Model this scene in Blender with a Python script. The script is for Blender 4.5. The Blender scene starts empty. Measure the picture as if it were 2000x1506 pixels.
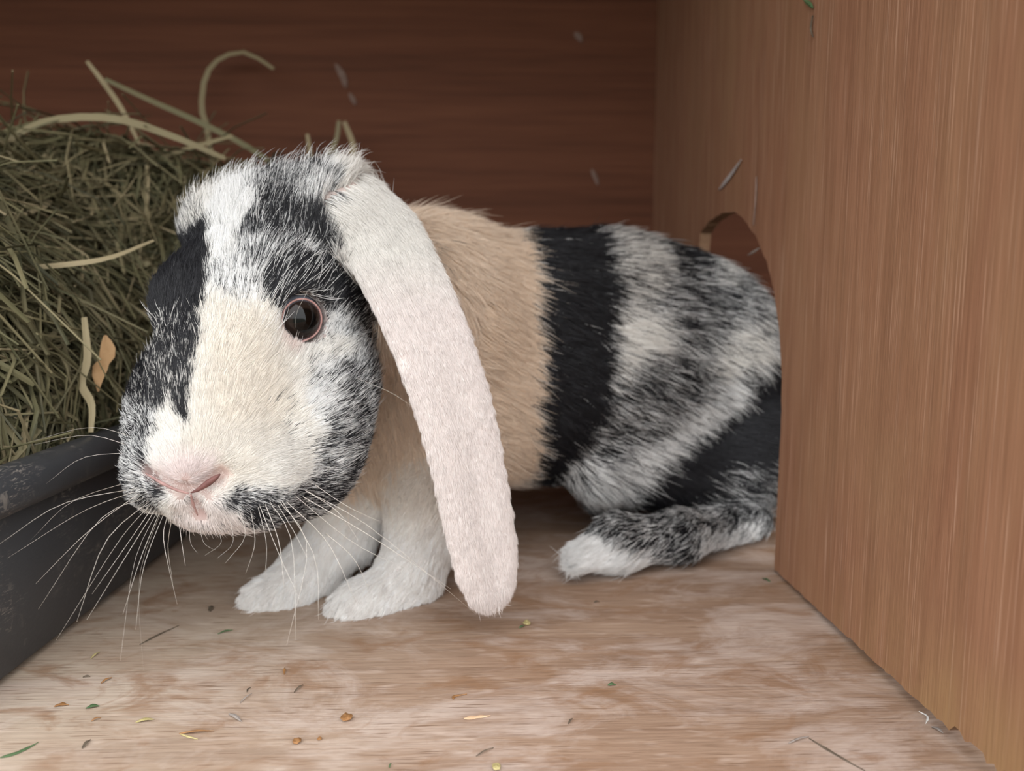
import bpy, bmesh, math, random
import numpy as np
from mathutils import Vector, Matrix

random.seed(7)
rng = np.random.default_rng(11)
S = bpy.context.scene
COL = S.collection
R = math.radians

# ------------------------------------------------------------------ camera
H = 0.12                      # lens height above the hutch floor
FPX = 1450.0                  # focal length in pixels of the 2000 x 1506 frame
YAW, PITCH = R(1.66), R(6.8)
cam = bpy.data.cameras.new('camera')
cam.sensor_width = 36.0
cam.lens = FPX / 2000 * 36.0
cam.clip_start = 0.005
cam.dof.use_dof = True
cam.dof.focus_distance = 0.225
cam.dof.aperture_fstop = 10.5
camo = bpy.data.objects.new('camera', cam)
camo.location = (0, 0, H)
camo.rotation_euler = (R(90) - PITCH, 0, -YAW)
COL.objects.link(camo)
S.camera = camo

# ------------------------------------------------------------------ light: overcast sky through the open front
S.view_settings.view_transform = 'Standard'
S.view_settings.look = 'None'
S.view_settings.gamma = 1
S.view_settings.use_curve_mapping = False
S.view_settings.exposure = 1.25
S.cycles.max_bounces = 4
S.cycles.diffuse_bounces = 3
S.cycles.transmission_bounces = 2
S.cycles.glossy_bounces = 2
W = bpy.data.worlds.new('overcast_sky')
S.world = W
W.use_nodes = True
wn, wl = W.node_tree.nodes, W.node_tree.links
bg = wn['Background']
wtc = wn.new('ShaderNodeTexCoord'); wsep = wn.new('ShaderNodeSeparateXYZ'); wramp = wn.new('ShaderNodeValToRGB')
wl.new(wtc.outputs['Generated'], wsep.inputs[0])
wmap = wn.new('ShaderNodeMapRange'); wmap.inputs[1].default_value = -1; wmap.inputs[2].default_value = 1
wl.new(wsep.outputs['Z'], wmap.inputs[0]); wl.new(wmap.outputs[0], wramp.inputs[0])
cr = wramp.color_ramp
cr.elements[0].position = 0.0; cr.elements[0].color = (.10, .10, .085, 1)     # lawn and path below the horizon
cr.elements[1].position = 1.0; cr.elements[1].color = (1.03, 1.04, 1.06, 1)
e = cr.elements.new(.47); e.color = (.16, .165, .14, 1)
e = cr.elements.new(.54); e.color = (.83, .835, .845, 1)
wl.new(wramp.outputs[0], bg.inputs[0])
bg.inputs[1].default_value = 1.75

# ------------------------------------------------------------------ pixel helpers
_fw = np.array([math.sin(YAW) * math.cos(PITCH), math.cos(YAW) * math.cos(PITCH), -math.sin(PITCH)])
_rt = np.array([math.cos(YAW), -math.sin(YAW), 0.0])
_up = np.cross(_rt, _fw)
CAMP = np.array([0, 0, H])


def ray(u, v):
    return _fw + _rt * (u - 1000) / FPX + _up * (753 - v) / FPX


def P(u, v, Y):                       # the point on that line of sight at depth Y
    d = ray(u, v)
    return CAMP + d * (Y / d[1])


def fl(u, v, z=0.0):                  # where it meets the floor
    d = ray(u, v)
    return CAMP + d * ((z - H) / d[2])


def atX(u, v, X):
    d = ray(u, v)
    return CAMP + d * (X / d[0])


def proj(Q):
    d = Q - CAMP
    z = d @ _fw
    return 1000 + FPX * (d @ _rt) / z, 753 - FPX * (d @ _up) / z


# ------------------------------------------------------------------ object helpers
def tag(o, label=None, cat=None, group=None, kind=None):
    if label: o['label'] = label
    if cat: o['category'] = cat
    if group: o['group'] = group
    if kind: o['kind'] = kind
    return o


def mesh_obj(name, verts, faces, mat, parent=None, smooth=True):
    me = bpy.data.meshes.new(name)
    me.from_pydata([tuple(map(float, v)) for v in verts], [], [tuple(map(int, f)) for f in faces])
    me.update()
    if smooth:
        me.shade_smooth()
    o = bpy.data.objects.new(name, me)
    COL.objects.link(o)
    if mat: me.materials.append(mat)
    if parent: o.parent = parent
    return o


def box_obj(name, x0, x1, y0, y1, z0, z1, mat, parent=None):
    v = [(x, y, z) for x in (x0, x1) for y in (y0, y1) for z in (z0, z1)]
    f = [(0, 1, 3, 2), (4, 6, 7, 5), (0, 4, 5, 1), (2, 3, 7, 6), (0, 2, 6, 4), (1, 5, 7, 3)]
    return mesh_obj(name, v, f, mat, parent, smooth=False)


def tube(pts, radii, n=5):
    """verts, faces of a tapered tube along pts"""
    pts = [np.asarray(p, float) for p in pts]
    V, F = [], []
    ref = np.array([.31, .17, .93])
    for i, p in enumerate(pts):
        t = pts[min(i + 1, len(pts) - 1)] - pts[max(i - 1, 0)]
        t /= np.linalg.norm(t) + 1e-12
        a = np.cross(t, ref); a /= np.linalg.norm(a) + 1e-12
        b = np.cross(t, a)
        for k in range(n):
            w = 2 * math.pi * k / n
            V.append(p + radii[i] * (math.cos(w) * a + math.sin(w) * b))
    for i in range(len(pts) - 1):
        for k in range(n):
            k2 = (k + 1) % n
            F.append((i * n + k, i * n + k2, (i + 1) * n + k2, (i + 1) * n + k))
    F.append(tuple(range(n - 1, -1, -1)))
    F.append(tuple(range((len(pts) - 1) * n, len(pts) * n)))
    return V, F


def blade(pts, widths, side, fold=.25, thick=.00025):
    """a folded grass blade: V-section strip with a back, along pts"""
    V, F = [], []
    pts = [np.asarray(p, float) for p in pts]
    m = len(pts)
    for i, p in enumerate(pts):
        t = pts[min(i + 1, m - 1)] - pts[max(i - 1, 0)]
        t /= np.linalg.norm(t) + 1e-12
        s = np.cross(t, side); s /= np.linalg.norm(s) + 1e-12
        n = np.cross(s, t)
        w = widths[i] / 2
        V += [p - s * w + n * w * fold, p - n * thick, p + s * w + n * w * fold, p + n * thick * 2]
    for i in range(m - 1):
        a, b = i * 4, i * 4 + 4
        for k in range(4):
            k2 = (k + 1) % 4
            F.append((a + k, a + k2, b + k2, b + k))
    F.append((3, 2, 1, 0)); F.append(tuple((m - 1) * 4 + k for k in range(4)))
    return V, F


def curve_pts(ctrl, n):
    """smooth points through control points (Catmull-Rom)"""
    c = np.asarray(ctrl, float)
    c = np.vstack([2 * c[0] - c[1], c, 2 * c[-1] - c[-2]])
    out = []
    m = len(c) - 3
    for q in np.linspace(0, m - 1e-6, n):
        i = int(q); t = q - i
        p0, p1, p2, p3 = c[i:i + 4]
        out.append(.5 * (2 * p1 + (p2 - p0) * t + (2 * p0 - 5 * p1 + 4 * p2 - p3) * t * t + (3 * p1 - p0 - 3 * p2 + p3) * t ** 3))
    return np.array(out)


# ------------------------------------------------------------------ materials
def new_mat(name):
    m = bpy.data.materials.new(name)
    m.use_nodes = True
    return m, m.node_tree.nodes, m.node_tree.links, m.node_tree.nodes['Principled BSDF']


def noise(n, l, vec, scale, detail=4, rough=.55, dist=0.0):
    t = n.new('ShaderNodeTexNoise')
    t.inputs['Scale'].default_value = scale; t.inputs['Detail'].default_value = detail
    t.inputs['Roughness'].default_value = rough; t.inputs['Distortion'].default_value = dist
    l.new(vec, t.inputs['Vector'])
    return t.outputs['Fac']


def mapping(n, l, scale, rot=(0, 0, 0), loc=(0, 0, 0)):
    tc = n.new('ShaderNodeTexCoord'); mp = n.new('ShaderNodeMapping')
    mp.inputs['Scale'].default_value = scale; mp.inputs['Rotation'].default_value = rot; mp.inputs['Location'].default_value = loc
    l.new(tc.outputs['Object'], mp.inputs['Vector'])
    return mp.outputs['Vector']


def ramp(n, l, fac, stops):
    r = n.new('ShaderNodeValToRGB')
    while len(r.color_ramp.elements) < len(stops): r.color_ramp.elements.new(.5)
    for e, (p, c) in zip(r.color_ramp.elements, stops):
        e.position = p; e.color = (c, c, c, 1) if isinstance(c, (int, float)) else (*c, 1)
    l.new(fac, r.inputs[0])
    return r.outputs[0]


def mixc(n, l, fac, a, b, mode='MIX'):
    m = n.new('ShaderNodeMix'); m.data_type = 'RGBA'; m.blend_type = mode
    for s, v in ((0, fac), (6, a), (7, b)):
        if isinstance(v, (int, float)): m.inputs[s].default_value = v
        elif isinstance(v, tuple): m.inputs[s].default_value = (*v, 1)
        else: l.new(v, m.inputs[s])
    return m.outputs[2]


def bump(n, l, height, strength, dist, bsdf):
    b = n.new('ShaderNodeBump')
    b.inputs['Strength'].default_value = strength; b.inputs['Distance'].default_value = dist
    l.new(height, b.inputs['Height']); l.new(b.outputs[0], bsdf.inputs['Normal'])


def wood_mat(name, axis, dark, mid, light, patch=None, patch_amt=0.0, streak=None, scale=1.0, foot=None):
    """plywood face veneer, grain along axis 0 / 1 / 2"""
    m, n, l, b = new_mat(name)
    sc = [330 * scale] * 3; sc[axis] = 11 * scale
    fine = noise(n, l, mapping(n, l, sc), 1.0, 3, .62)
    sc2 = [60 * scale] * 3; sc2[axis] = 2.2 * scale
    broad = noise(n, l, mapping(n, l, sc2, loc=(3, 1, 2)), 1.0, 3, .55, .4)
    c = ramp(n, l, fine, [(.30, dark), (.50, mid), (.72, light)])
    c2 = ramp(n, l, broad, [(.30, dark), (.52, mid), (.75, light)])
    c = mixc(n, l, .5, c, c2)
    if streak:                                            # pale raised fibres
        sc3 = [640 * scale] * 3; sc3[axis] = 8 * scale
        st = ramp(n, l, noise(n, l, mapping(n, l, sc3, loc=(7, 5, 1)), 1.0, 1, .5), [(.60, 0.0), (.74, .75)])
        c = mixc(n, l, st, c, streak)
    if patch:
        sc4 = [14.0] * 3; sc4[axis] = 6.0
        pt = noise(n, l, mapping(n, l, sc4, loc=(1.7, .4, .9)), 1.0, 3, .6, .6)
        c = mixc(n, l, ramp(n, l, pt, [(.45, 0.0), (.72, patch_amt)]), c, patch)
    if foot:                                              # bare, yellowed wood along the worn lower edge
        tc = n.new('ShaderNodeTexCoord'); sp = n.new('ShaderNodeSeparateXYZ'); l.new(tc.outputs['Object'], sp.inputs[0])
        mr = n.new('ShaderNodeMapRange'); mr.inputs[1].default_value = .035; mr.inputs[2].default_value = .004
        l.new(sp.outputs['Z'], mr.inputs[0])
        my = n.new('ShaderNodeMapRange'); my.inputs[1].default_value = .29; my.inputs[2].default_value = .19
        l.new(sp.outputs['Y'], my.inputs[0])
        mu = n.new('ShaderNodeMath'); mu.operation = 'MULTIPLY'; l.new(mr.outputs[0], mu.inputs[0]); l.new(my.outputs[0], mu.inputs[1])
        m3 = n.new('ShaderNodeMath'); m3.operation = 'MULTIPLY'; l.new(mu.outputs[0], m3.inputs[0])
        l.new(ramp(n, l, noise(n, l, mapping(n, l, (70, 70, 30)), 1.0, 3, .6), [(.35, .2), (.6, .9)]), m3.inputs[1])
        c = mixc(n, l, m3.outputs[0], c, foot)
    l.new(c, b.inputs['Base Color'])
    b.inputs['Roughness'].default_value = .75
    b.inputs['Specular IOR Level'].default_value = .25
    if streak: bump(n, l, fine, .35, .0006, b)
    return m


def floor_mat():
    m, n, l, b = new_mat('worn_plywood')
    fine = noise(n, l, mapping(n, l, (38, 800, 800)), 1.0, 3, .65)
    mid = noise(n, l, mapping(n, l, (8, 95, 95), loc=(2, 2, 2), rot=(0, 0, .03)), 1.0, 3, .6, .5)
    c = ramp(n, l, mid, [(.30, (.200, .122, .080)), (.5, (.28, .180, .120)), (.70, (.375, .262, .186))])
    cf = ramp(n, l, fine, [(.28, (.18, .112, .074)), (.5, (.29, .187, .127)), (.75, (.42, .298, .216))])
    c = mixc(n, l, .5, c, cf)
    # pale bleached wear
    w = noise(n, l, mapping(n, l, (15, 30, 30), loc=(.35, .2, 0), rot=(0, 0, .2)), 1.0, 6, .68, .9)
    c = mixc(n, l, ramp(n, l, w, [(.47, 0.0), (.62, .60)]), c, (.53, .435, .38))
    # a gentle drift to greyer boards on the tray side
    tc = n.new('ShaderNodeTexCoord'); sp = n.new('ShaderNodeSeparateXYZ'); l.new(tc.outputs['Object'], sp.inputs[0])
    mr = n.new('ShaderNodeMapRange'); mr.inputs[1].default_value = .0; mr.inputs[2].default_value = -.14
    mr.inputs[3].default_value = 0.0; mr.inputs[4].default_value = .7; l.new(sp.outputs['X'], mr.inputs[0])
    w3 = noise(n, l, mapping(n, l, (20, 34, 34), loc=(.5, .9, 0)), 1.0, 4, .65, .6)
    mm = n.new('ShaderNodeMath'); mm.operation = 'MULTIPLY'; l.new(mr.outputs[0], mm.inputs[0])
    l.new(ramp(n, l, w3, [(.3, .35), (.62, 1.0)]), mm.inputs[1])
    c = mixc(n, l, mm.outputs[0], c, (.50, .42, .33))
    # brown stains and diagonal scuffs
    s = noise(n, l, mapping(n, l, (30, 52, 52), loc=(4.2, 1.1, 0), rot=(0, 0, -.45)), 1.0, 5, .64, .9)
    c = mixc(n, l, ramp(n, l, s, [(.53, 0.0), (.66, .68)]), c, (.235, .125, .064))
    g = noise(n, l, mapping(n, l, (70, 300, 300), loc=(1, 7, 0), rot=(0, 0, 1.1)), 1.0, 2, .6, .3)
    c = mixc(n, l, ramp(n, l, g, [(.56, 0.0), (.74, .34)]), c, (.60, .48, .40))
    # fine dark checks along the grain
    k = noise(n, l, mapping(n, l, (75, 1500, 1500), loc=(5, 3, 0)), 1.0, 1, .5)
    c = mixc(n, l, ramp(n, l, k, [(.62, 0.0), (.70, .65)]), c, (.15, .085, .05))
    l.new(c, b.inputs['Base Color'])
    b.inputs['Roughness'].default_value = .68
    b.inputs['Specular IOR Level'].default_value = .3
    bump(n, l, fine, .35, .0006, b)
    return m


def plain_mat(name, c1, c2, scale=60, rough=.7, spec=.3):
    m, n, l, b = new_mat(name)
    l.new(ramp(n, l, noise(n, l, mapping(n, l, (1, 1, 1)), scale, 4), [(.3, c1), (.7, c2)]), b.inputs['Base Color'])
    b.inputs['Roughness'].default_value = rough
    b.inputs['Specular IOR Level'].default_value = spec
    return m


M_floor = floor_mat()
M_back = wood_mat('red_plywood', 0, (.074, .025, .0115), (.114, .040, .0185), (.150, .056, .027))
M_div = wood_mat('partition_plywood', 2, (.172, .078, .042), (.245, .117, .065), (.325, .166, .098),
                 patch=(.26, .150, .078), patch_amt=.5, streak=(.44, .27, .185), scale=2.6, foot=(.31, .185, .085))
M_edge = wood_mat('plywood_edge', 1, (.10, .055, .028), (.16, .09, .05), (.2, .12, .07))
M_ceil = wood_mat('roof_plywood', 0, (.20, .11, .06), (.27, .15, .09), (.33, .20, .12))

# ------------------------------------------------------------------ the hutch
DX = 0.1236                 # face of the partition
BY = 0.571                  # back wall
CEIL = 0.43
FRONT = 0.12
tag(box_obj('floor', -.64, .50, -.04, BY + .01, -.012, 0, M_floor), kind='structure')
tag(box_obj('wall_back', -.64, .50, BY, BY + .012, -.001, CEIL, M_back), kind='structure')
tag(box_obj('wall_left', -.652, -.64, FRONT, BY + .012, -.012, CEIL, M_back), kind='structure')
tag(box_obj('wall_far_right', .50, .512, FRONT, BY + .012, -.012, CEIL, M_back), kind='structure')
tag(box_obj('ceiling', -.652, .512, FRONT, BY + .012, CEIL, CEIL + .012, M_ceil), kind='structure')


def build_partition():
    t = .0065
    # pop hole outline in (Y, Z) from the photographed edge
    px = [(1512, 1117), (1519, 960), (1526, 820), (1527, 745), (1523, 650), (1512, 570), (1497, 510), (1478, 465), (1456, 432),
          (1436, 414), (1410, 416), (1385, 432), (1368, 455)]
    hole = [(float(q[1]), float(q[2])) for q in (atX(u, v, DX) for u, v in px)]
    hole[0] = (hole[0][0], .0015)
    hole += [(.452, .118), (.458, .085), (.460, .04), (.460, .0015)]
    r = random.Random(3)
    near = [(y, z) for y, z in hole]
    # densify the curved edge and roughen it as a saw cut
    ed = []
    for a, b in zip(near, near[1:]):
        k = max(2, int(math.hypot(b[0] - a[0], b[1] - a[1]) / .0035))
        for i in range(k):
            q = i / k
            ed.append((a[0] + (b[0] - a[0]) * q + r.uniform(-1, 1) * .00035, a[1] + (b[1] - a[1]) * q + r.uniform(-1, 1) * .00035))
    ed.append(near[-1])
    ed[0] = near[0]
    y0, y1 = FRONT, BY
    # splintered bottom edge towards the door
    bot = []
    y = y0
    while y < near[0][0] - .004:
        wob = .0022 * math.exp(-((y - .168) / .02) ** 2) + .0004
        bot.append((y, .0014 + .0022 * min(1, max(0, (.31 - y) / .13)) + abs(r.gauss(0, wob))))
        y += r.uniform(.0012, .0038)
    outline = bot + ed + [(y1, .0015), (y1, CEIL - .0005), (y0, CEIL - .0005)]
    bm = bmesh.new()
    vs = [bm.verts.new((DX, a, b)) for a, b in outline]
    f = bm.faces.new(vs)
    g = bmesh.ops.extrude_face_region(bm, geom=[f])
    bmesh.ops.translate(bm, verts=[v for v in g['geom'] if isinstance(v, bmesh.types.BMVert)], vec=(t, 0, 0))
    bmesh.ops.triangulate(bm, faces=[x for x in bm.faces if len(x.verts) > 4])
    bmesh.ops.recalc_face_normals(bm, faces=bm.faces)
    me = bpy.data.meshes.new('wall_right'); bm.to_mesh(me); bm.free()
    me.materials.append(M_div); me.materials.append(M_edge)
    for p in me.polygons:
        if abs(p.normal.x) < .5: p.material_index = 1
    o = bpy.data.objects.new('wall_right', me); COL.objects.link(o)
    return tag(o, kind='structure')


build_partition()
# ------------------------------------------------------------------ the rabbit: implicit body, one continuous mesh
def unit(v):
    v = np.asarray(v, float)
    return v / np.linalg.norm(v)


def unit_rows(A):
    return A / (np.linalg.norm(A, axis=1)[:, None] + 1e-12)


def vnoise(Q, scale, seed=0):
    """smooth value noise in -1..1"""
    q = Q * scale + seed * 17.31
    i = np.floor(q).astype(np.int64); f = q - i
    f = f * f * (3 - 2 * f)
    out = np.zeros(len(Q))
    for dx in (0, 1):
        for dy in (0, 1):
            for dz in (0, 1):
                a = (i[:, 0] + dx) * 73856093 ^ (i[:, 1] + dy) * 19349663 ^ (i[:, 2] + dz) * 83492791 ^ (seed * 2654435761 & 0xffffffff)
                a = (a ^ (a >> 13)) * 1274126177 & 0x7fffffff
                a = (a ^ (a >> 15)) * 2246822519 & 0x7fffffff
                h = (a & 0xffff) / 32767.5 - 1
                w = (f[:, 0] if dx else 1 - f[:, 0]) * (f[:, 1] if dy else 1 - f[:, 1]) * (f[:, 2] if dz else 1 - f[:, 2])
                out += h * w
    return out


def smin(a, b, k):
    h = np.clip(.5 + .5 * (b - a) / k, 0, 1)
    return b + (a - b) * h - k * h * (1 - h)


def smax(a, b, k):
    return -smin(-a, -b, k)


def ell(Q, c, r, B=None):
    d = Q - np.asarray(c)
    if B is not None: d = d @ B.T
    r = np.asarray(r, float)
    k0 = np.linalg.norm(d / r, axis=1); k1 = np.linalg.norm(d / r ** 2, axis=1) + 1e-9
    return k0 * (k0 - 1) / k1


def cone(Q, a, b, ra, rb):
    a = np.asarray(a, float); b = np.asarray(b, float); ab = b - a
    t = np.clip((Q - a) @ ab / (ab @ ab), 0, 1)
    return np.linalg.norm(Q - a - t[:, None] * ab, axis=1) - (ra + (rb - ra) * t)


# body frame: tail to head, near flank, up
BH = unit((-.90, -.43, 0)); BS = unit((.43, -.90, 0)); BZ = np.array([0, 0, 1.])
BB = np.stack([BH, BS, BZ])
# head frame
_az, _pi, _ro = R(10), R(44), R(2)
HF = np.array([-math.sin(_az) * math.cos(_pi), -math.cos(_az) * math.cos(_pi), -math.sin(_pi)])
_l = -unit(np.cross(HF, (0, 0, 1))); _u = np.cross(-_l, HF)
HU = math.cos(_ro) * _u + math.sin(_ro) * _l
HL = math.cos(_ro) * _l - math.sin(_ro) * _u
HB = np.stack([HF, HU, HL])

EYE_R = .0082
NOSE = P(366, 948, .2045)

EAR = curve_pts([P(665, 425, .270), P(730, 462, .262), P(792, 560, .252), P(848, 690, .247), P(893, 830, .2455), P(925, 980, .2455), P(945, 1085, .246), P(955, 1140, .2465)], 40)
EAR_W = .0008 + np.interp(np.linspace(0, 1, 40), [0, .12, .25, .5, .75, .9, .97, 1], [.0150, .0150, .0140, .0136, .0126, .0117, .0108, .0096])
EAR_T = np.interp(np.linspace(0, 1, 40), [0, .15, .3, 1], [.012, .0085, .0050, .0036])
EAR_S = unit((.90, .40, .25))
EAR2 = curve_pts([P(440, 470, .294), P(430, 520, .302), P(425, 580, .302), P(420, 700, .297), P(440, 820, .295), P(455, 900, .292)], 30)
EAR2_W = np.interp(np.linspace(0, 1, 30), [0, .3, .75, .93, 1], [.008, .0125, .0125, .009, .006])
EAR2_T = np.interp(np.linspace(0, 1, 30), [0, .15, .3, 1], [.009, .0065, .0045, .003])


def ear_sdf(Q, C, Wd, Th, side, curl=.25, groove=.45):
    """flat leaf around a centre line"""
    best = np.full(len(Q), 1e9); out = np.full(len(Q), 1.0)
    near = np.linalg.norm(Q - C.mean(0), axis=1) < .11
    Q = Q[near]
    bq = np.full(len(Q), 1e9); oq = np.full(len(Q), 1.0)
    tang = unit_rows(np.gradient(C, axis=0))
    for i in range(len(C) - 1):
        a, b = C[i], C[i + 1]; ab = b - a
        t = np.clip((Q - a) @ ab / (ab @ ab), 0, 1)
        d = Q - a - t[:, None] * ab
        tn = tang[i] + (tang[i + 1] - tang[i]) * t[:, None]
        s = unit_rows(side - (tn @ side)[:, None] * tn); n = np.cross(s, tn)
        w = (d * s).sum(1); h = (d * n).sum(1)
        al = (d * tn).sum(1) * (((i == 0) & (t == 0)) | ((i == len(C) - 2) & (t == 1)))
        W_ = Wd[i] + (Wd[i + 1] - Wd[i]) * t; T_ = Th[i] + (Th[i + 1] - Th[i]) * t
        h = h + curl * w * w / .02                        # a shallow trough along the hanging part
        T_ = T_ * (1 - groove * np.clip(((i + t) / len(C) - .42) * 5, 0, 1) * np.exp(-((w - .0015) / .0034) ** 2))
        rr = np.linalg.norm(d, axis=1)
        k0 = np.sqrt((w / W_) ** 2 + (h / T_) ** 2 + (al / W_) ** 2)
        k1 = np.sqrt((w / W_ ** 2) ** 2 + (h / T_ ** 2) ** 2 + (al / W_ ** 2) ** 2) + 1e-9
        dd = np.where(rr > .03, rr - W_, k0 * (k0 - 1) / k1)
        m = rr < bq
        oq = np.where(m, dd, oq); bq = np.where(m, rr, bq)
    out[near] = oq
    return out


def head_sdf(Q):
    d = ell(Q, P(545, 545, .270), (.034, .030, .0315), HB)
    d = smin(d, cone(Q, P(432, 452, .288), P(655, 424, .277), .0125, .0145), .022)  # crown between the ear roots
    d = smin(d, ell(Q, P(455, 690, .243), (.040, .0235, .0235), HB), .014)
    d = smin(d, ell(Q, P(418, 860, .2265), (.024, .0170, .0195), HB), .012)
    d = smin(d, ell(Q, P(349, 575, .247), (.015, .0095, .0098), HB), .009)          # far brow
    d = smin(d, ell(Q, P(560, 560, .2445), (.014, .0085, .0100), HB), .009)         # near brow
    d = smin(d, ell(Q, P(632, 775, .253), (.030, .021, .0185), HB), .014)           # near cheek
    d = smin(d, ell(Q, P(365, 765, .264), (.028, .020, .0175), HB), .012)           # far cheek
    d = smin(d, ell(Q, P(335, 850, .246), (.022, .016, .0125), HB), .012)           # far jaw
    d = smin(d, ell(Q, P(585, 900, .2475), (.022, .018, .0190), HB), .014)          # jaw
    d = smin(d, ell(Q, P(488, 938, .2245), (.017, .0170, .0172), HB), .009)         # whisker pads
    d = smin(d, ell(Q, P(318, 920, .2265), (.014, .0145, .0112), HB), .008)
    d = smin(d, ell(Q, P(360, 908, .2160), (.0115, .0095, .0112), HB), .006)        # nose
    d = smin(d, ell(Q, P(402, 978, .2195), (.010, .0085, .0125), HB), .006)         # upper lip
    d = smin(d, ell(Q, P(455, 965, .240), (.012, .009, .011), HB), .006)           # chin
    return smin(d, ell(Q, P(672, 432, .276), (.016, .014, .013), HB), .010)         # near ear root


def head_hit(o, d, t0, t1):
    q = o + d * np.linspace(t0, t1, 1500)[:, None]
    return q[np.argmax(head_sdf(q) + .0018 < 0)]


def head_nrm(p):
    e_ = np.eye(3) * 5e-4
    return unit(head_sdf(p + e_) - head_sdf(p - e_))


EYE = head_hit(CAMP, unit(ray(592, 625)), .19, .30)
EYE_N = unit(head_nrm(EYE) * .55 + unit(CAMP - EYE) * .45)
EYE_C = EYE - EYE_N * (EYE_R - .0020)
LID_R = .0066
_m = P(425, 640, .235)                                # a point of the head's mirror plane
_e2 = EYE - 2 * ((EYE - _m) @ HL) * HL
EYE2 = head_hit(_e2 - HL * .03, HL, 0, .06)
EYE2_N = unit(EYE_N - 2 * (EYE_N @ HL) * HL)
EYE2_C = EYE2 - EYE2_N * (EYE_R - .0012)


def sd_groups(Q):
    # trunk
    d = ell(Q, (.058, .395, .090), (.088, .055, .066), BB)
    d = smin(d, ell(Q, (.110, .412, .082), (.056, .052, .058), BB), .02)
    d = smin(d, ell(Q, (-.005, .362, .094), (.066, .046, .058), BB), .025)
    d = smin(d, ell(Q, (-.030, .345, .124), (.036, .033, .034), BB), .02)
    d = smin(d, ell(Q, (-.045, .325, .078), (.046, .038, .046), BB), .025)
    d = smin(d, ell(Q, (-.012, .318, .078), (.030, .018, .046), BB), .02)           # near shoulder
    d = smin(d, ell(Q, (.03, .365, .068), (.08, .042, .036), BB), .02)              # belly
    d = smin(d, ell(Q, (.088, .366, .074), (.052, .026, .048), BB), .012)           # near thigh
    d = smin(d, ell(Q, P(1475, 880, .378), (.034, .024, .030), BB), .014)             # hock side of the rump
    d = smin(d, cone(Q, P(1165, 905, .346), P(1400, 930, .362), .017, .022), .015)  # knee to hock
    d = smin(d, cone(Q, (-.040, .320, .110), P(560, 600, .276), .036, .027), .022)  # neck
    trunk = d
    # fore legs
    n1 = smin(cone(Q, P(835, 960, .303), P(822, 1050, .298), .022, .0150), cone(Q, P(826, 1050, .298), P(800, 1128, .291), .0150, .0135), .008)
    n1 = smin(n1, cone(Q, P(798, 1130, .291), P(726, 1180, .281), .0135, .0120), .008)
    n1 = smin(n1, cone(Q, P(730, 1180, .281), P(692, 1194, .2765), .0122, .0112), .006)
    for (u, v, y) in ((668, 1212, .2735), (690, 1220, .2728), (718, 1222, .2738), (748, 1215, .2768)): n1 = smin(n1, ell(Q, P(u, v, y) + (.002, .001, .0045), (.0082, .0054, .0072), BB), .003)
    f1 = smin(cone(Q, P(700, 960, .312), P(676, 1040, .308), .021, .0150), cone(Q, P(664, 1040, .308), P(612, 1112, .300), .0150, .0135), .008)
    f1 = smin(f1, cone(Q, P(612, 1112, .300), P(558, 1162, .290), .0135, .0120), .008)
    f1 = smin(f1, cone(Q, P(560, 1162, .290), P(524, 1176, .2850), .0122, .0112), .006)
    for (u, v, y) in ((502, 1195, .2815), (522, 1204, .2803), (550, 1207, .2808), (580, 1200, .2838)): f1 = smin(f1, ell(Q, P(u, v, y) + (.002, .001, .0045), (.0082, .0054, .0072), BB), .003)
    fore = np.minimum(n1, f1)
    # near hind foot, far hind foot
    t0, t1 = fl(1140, 1085, .011), fl(1210, 1060, .0135)
    h0, hm = fl(1470, 1012, .012), fl(1330, 1045, .0135)
    hf = smin(cone(Q, t0, t1, .0085, .0125), cone(Q, t1, hm, .0125, .0115), .006)
    hf = smin(hf, cone(Q, hm, h0, .0115, .0105), .006)
    off = np.array([.022, .090, 0])
    hf2 = smin(cone(Q, t0 + off, hm + off, .010, .0125), cone(Q, hm + off, h0 + off, .0125, .010), .006)
    hind = np.minimum(hf, hf2)
    d = head_sdf(Q)
    # eye sockets, nostrils, lip cleft
    for c, nn in ((EYE_C, EYE_N), (EYE2_C, EYE2_N)):
        d = smin(d, np.linalg.norm(Q - c, axis=1) - EYE_R - .0024, .005)             # lids over the ball
        x = Q - c; ax_ = x @ nn; ra_ = np.linalg.norm(x - ax_[:, None] * nn, axis=1)
        d = smax(d, -np.maximum(ra_ - LID_R, .0015 - ax_), .0012)
    for (p, q, ra, rb) in SLITS:
        d = smax(d, -cone(Q, p, q, ra, rb), .0012)
    head = d
    e1 = ear_sdf(Q, EAR, EAR_W, EAR_T, EAR_S, .22)
    e2 = ear_sdf(Q, EAR2, EAR2_W, EAR2_T, HL, .2)
    return trunk + .0042, fore + .0022, hind + .002, head + .0018, e1 + .0004, e2 + .0004


def slit(pts, radii, sink):
    q = [head_hit(CAMP, unit(ray(u, v)), .17, .30) for u, v in pts]
    q = [p - head_nrm(p) * k for p, k in zip(q, sink)]
    return [(q[i], q[i + 1], radii[i], radii[i + 1]) for i in range(len(q) - 1)]


SLITS = (slit([(373, 963), (390, 955), (408, 943), (428, 929)], [.0006, .0009, .0011, .0007], [.0002, .0003, .0004, .0003])       # near nostril
         + slit([(371, 964), (345, 956), (315, 943), (284, 924)], [.0006, .0006, .0007, .0006], [.0002, .0001, .0001, .0001])     # far nostril
         + slit([(373, 966), (378, 982), (388, 1004)], [.0006, .0006, .0005], [.0002, .0002, .0001]))                             # cleft lip


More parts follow.
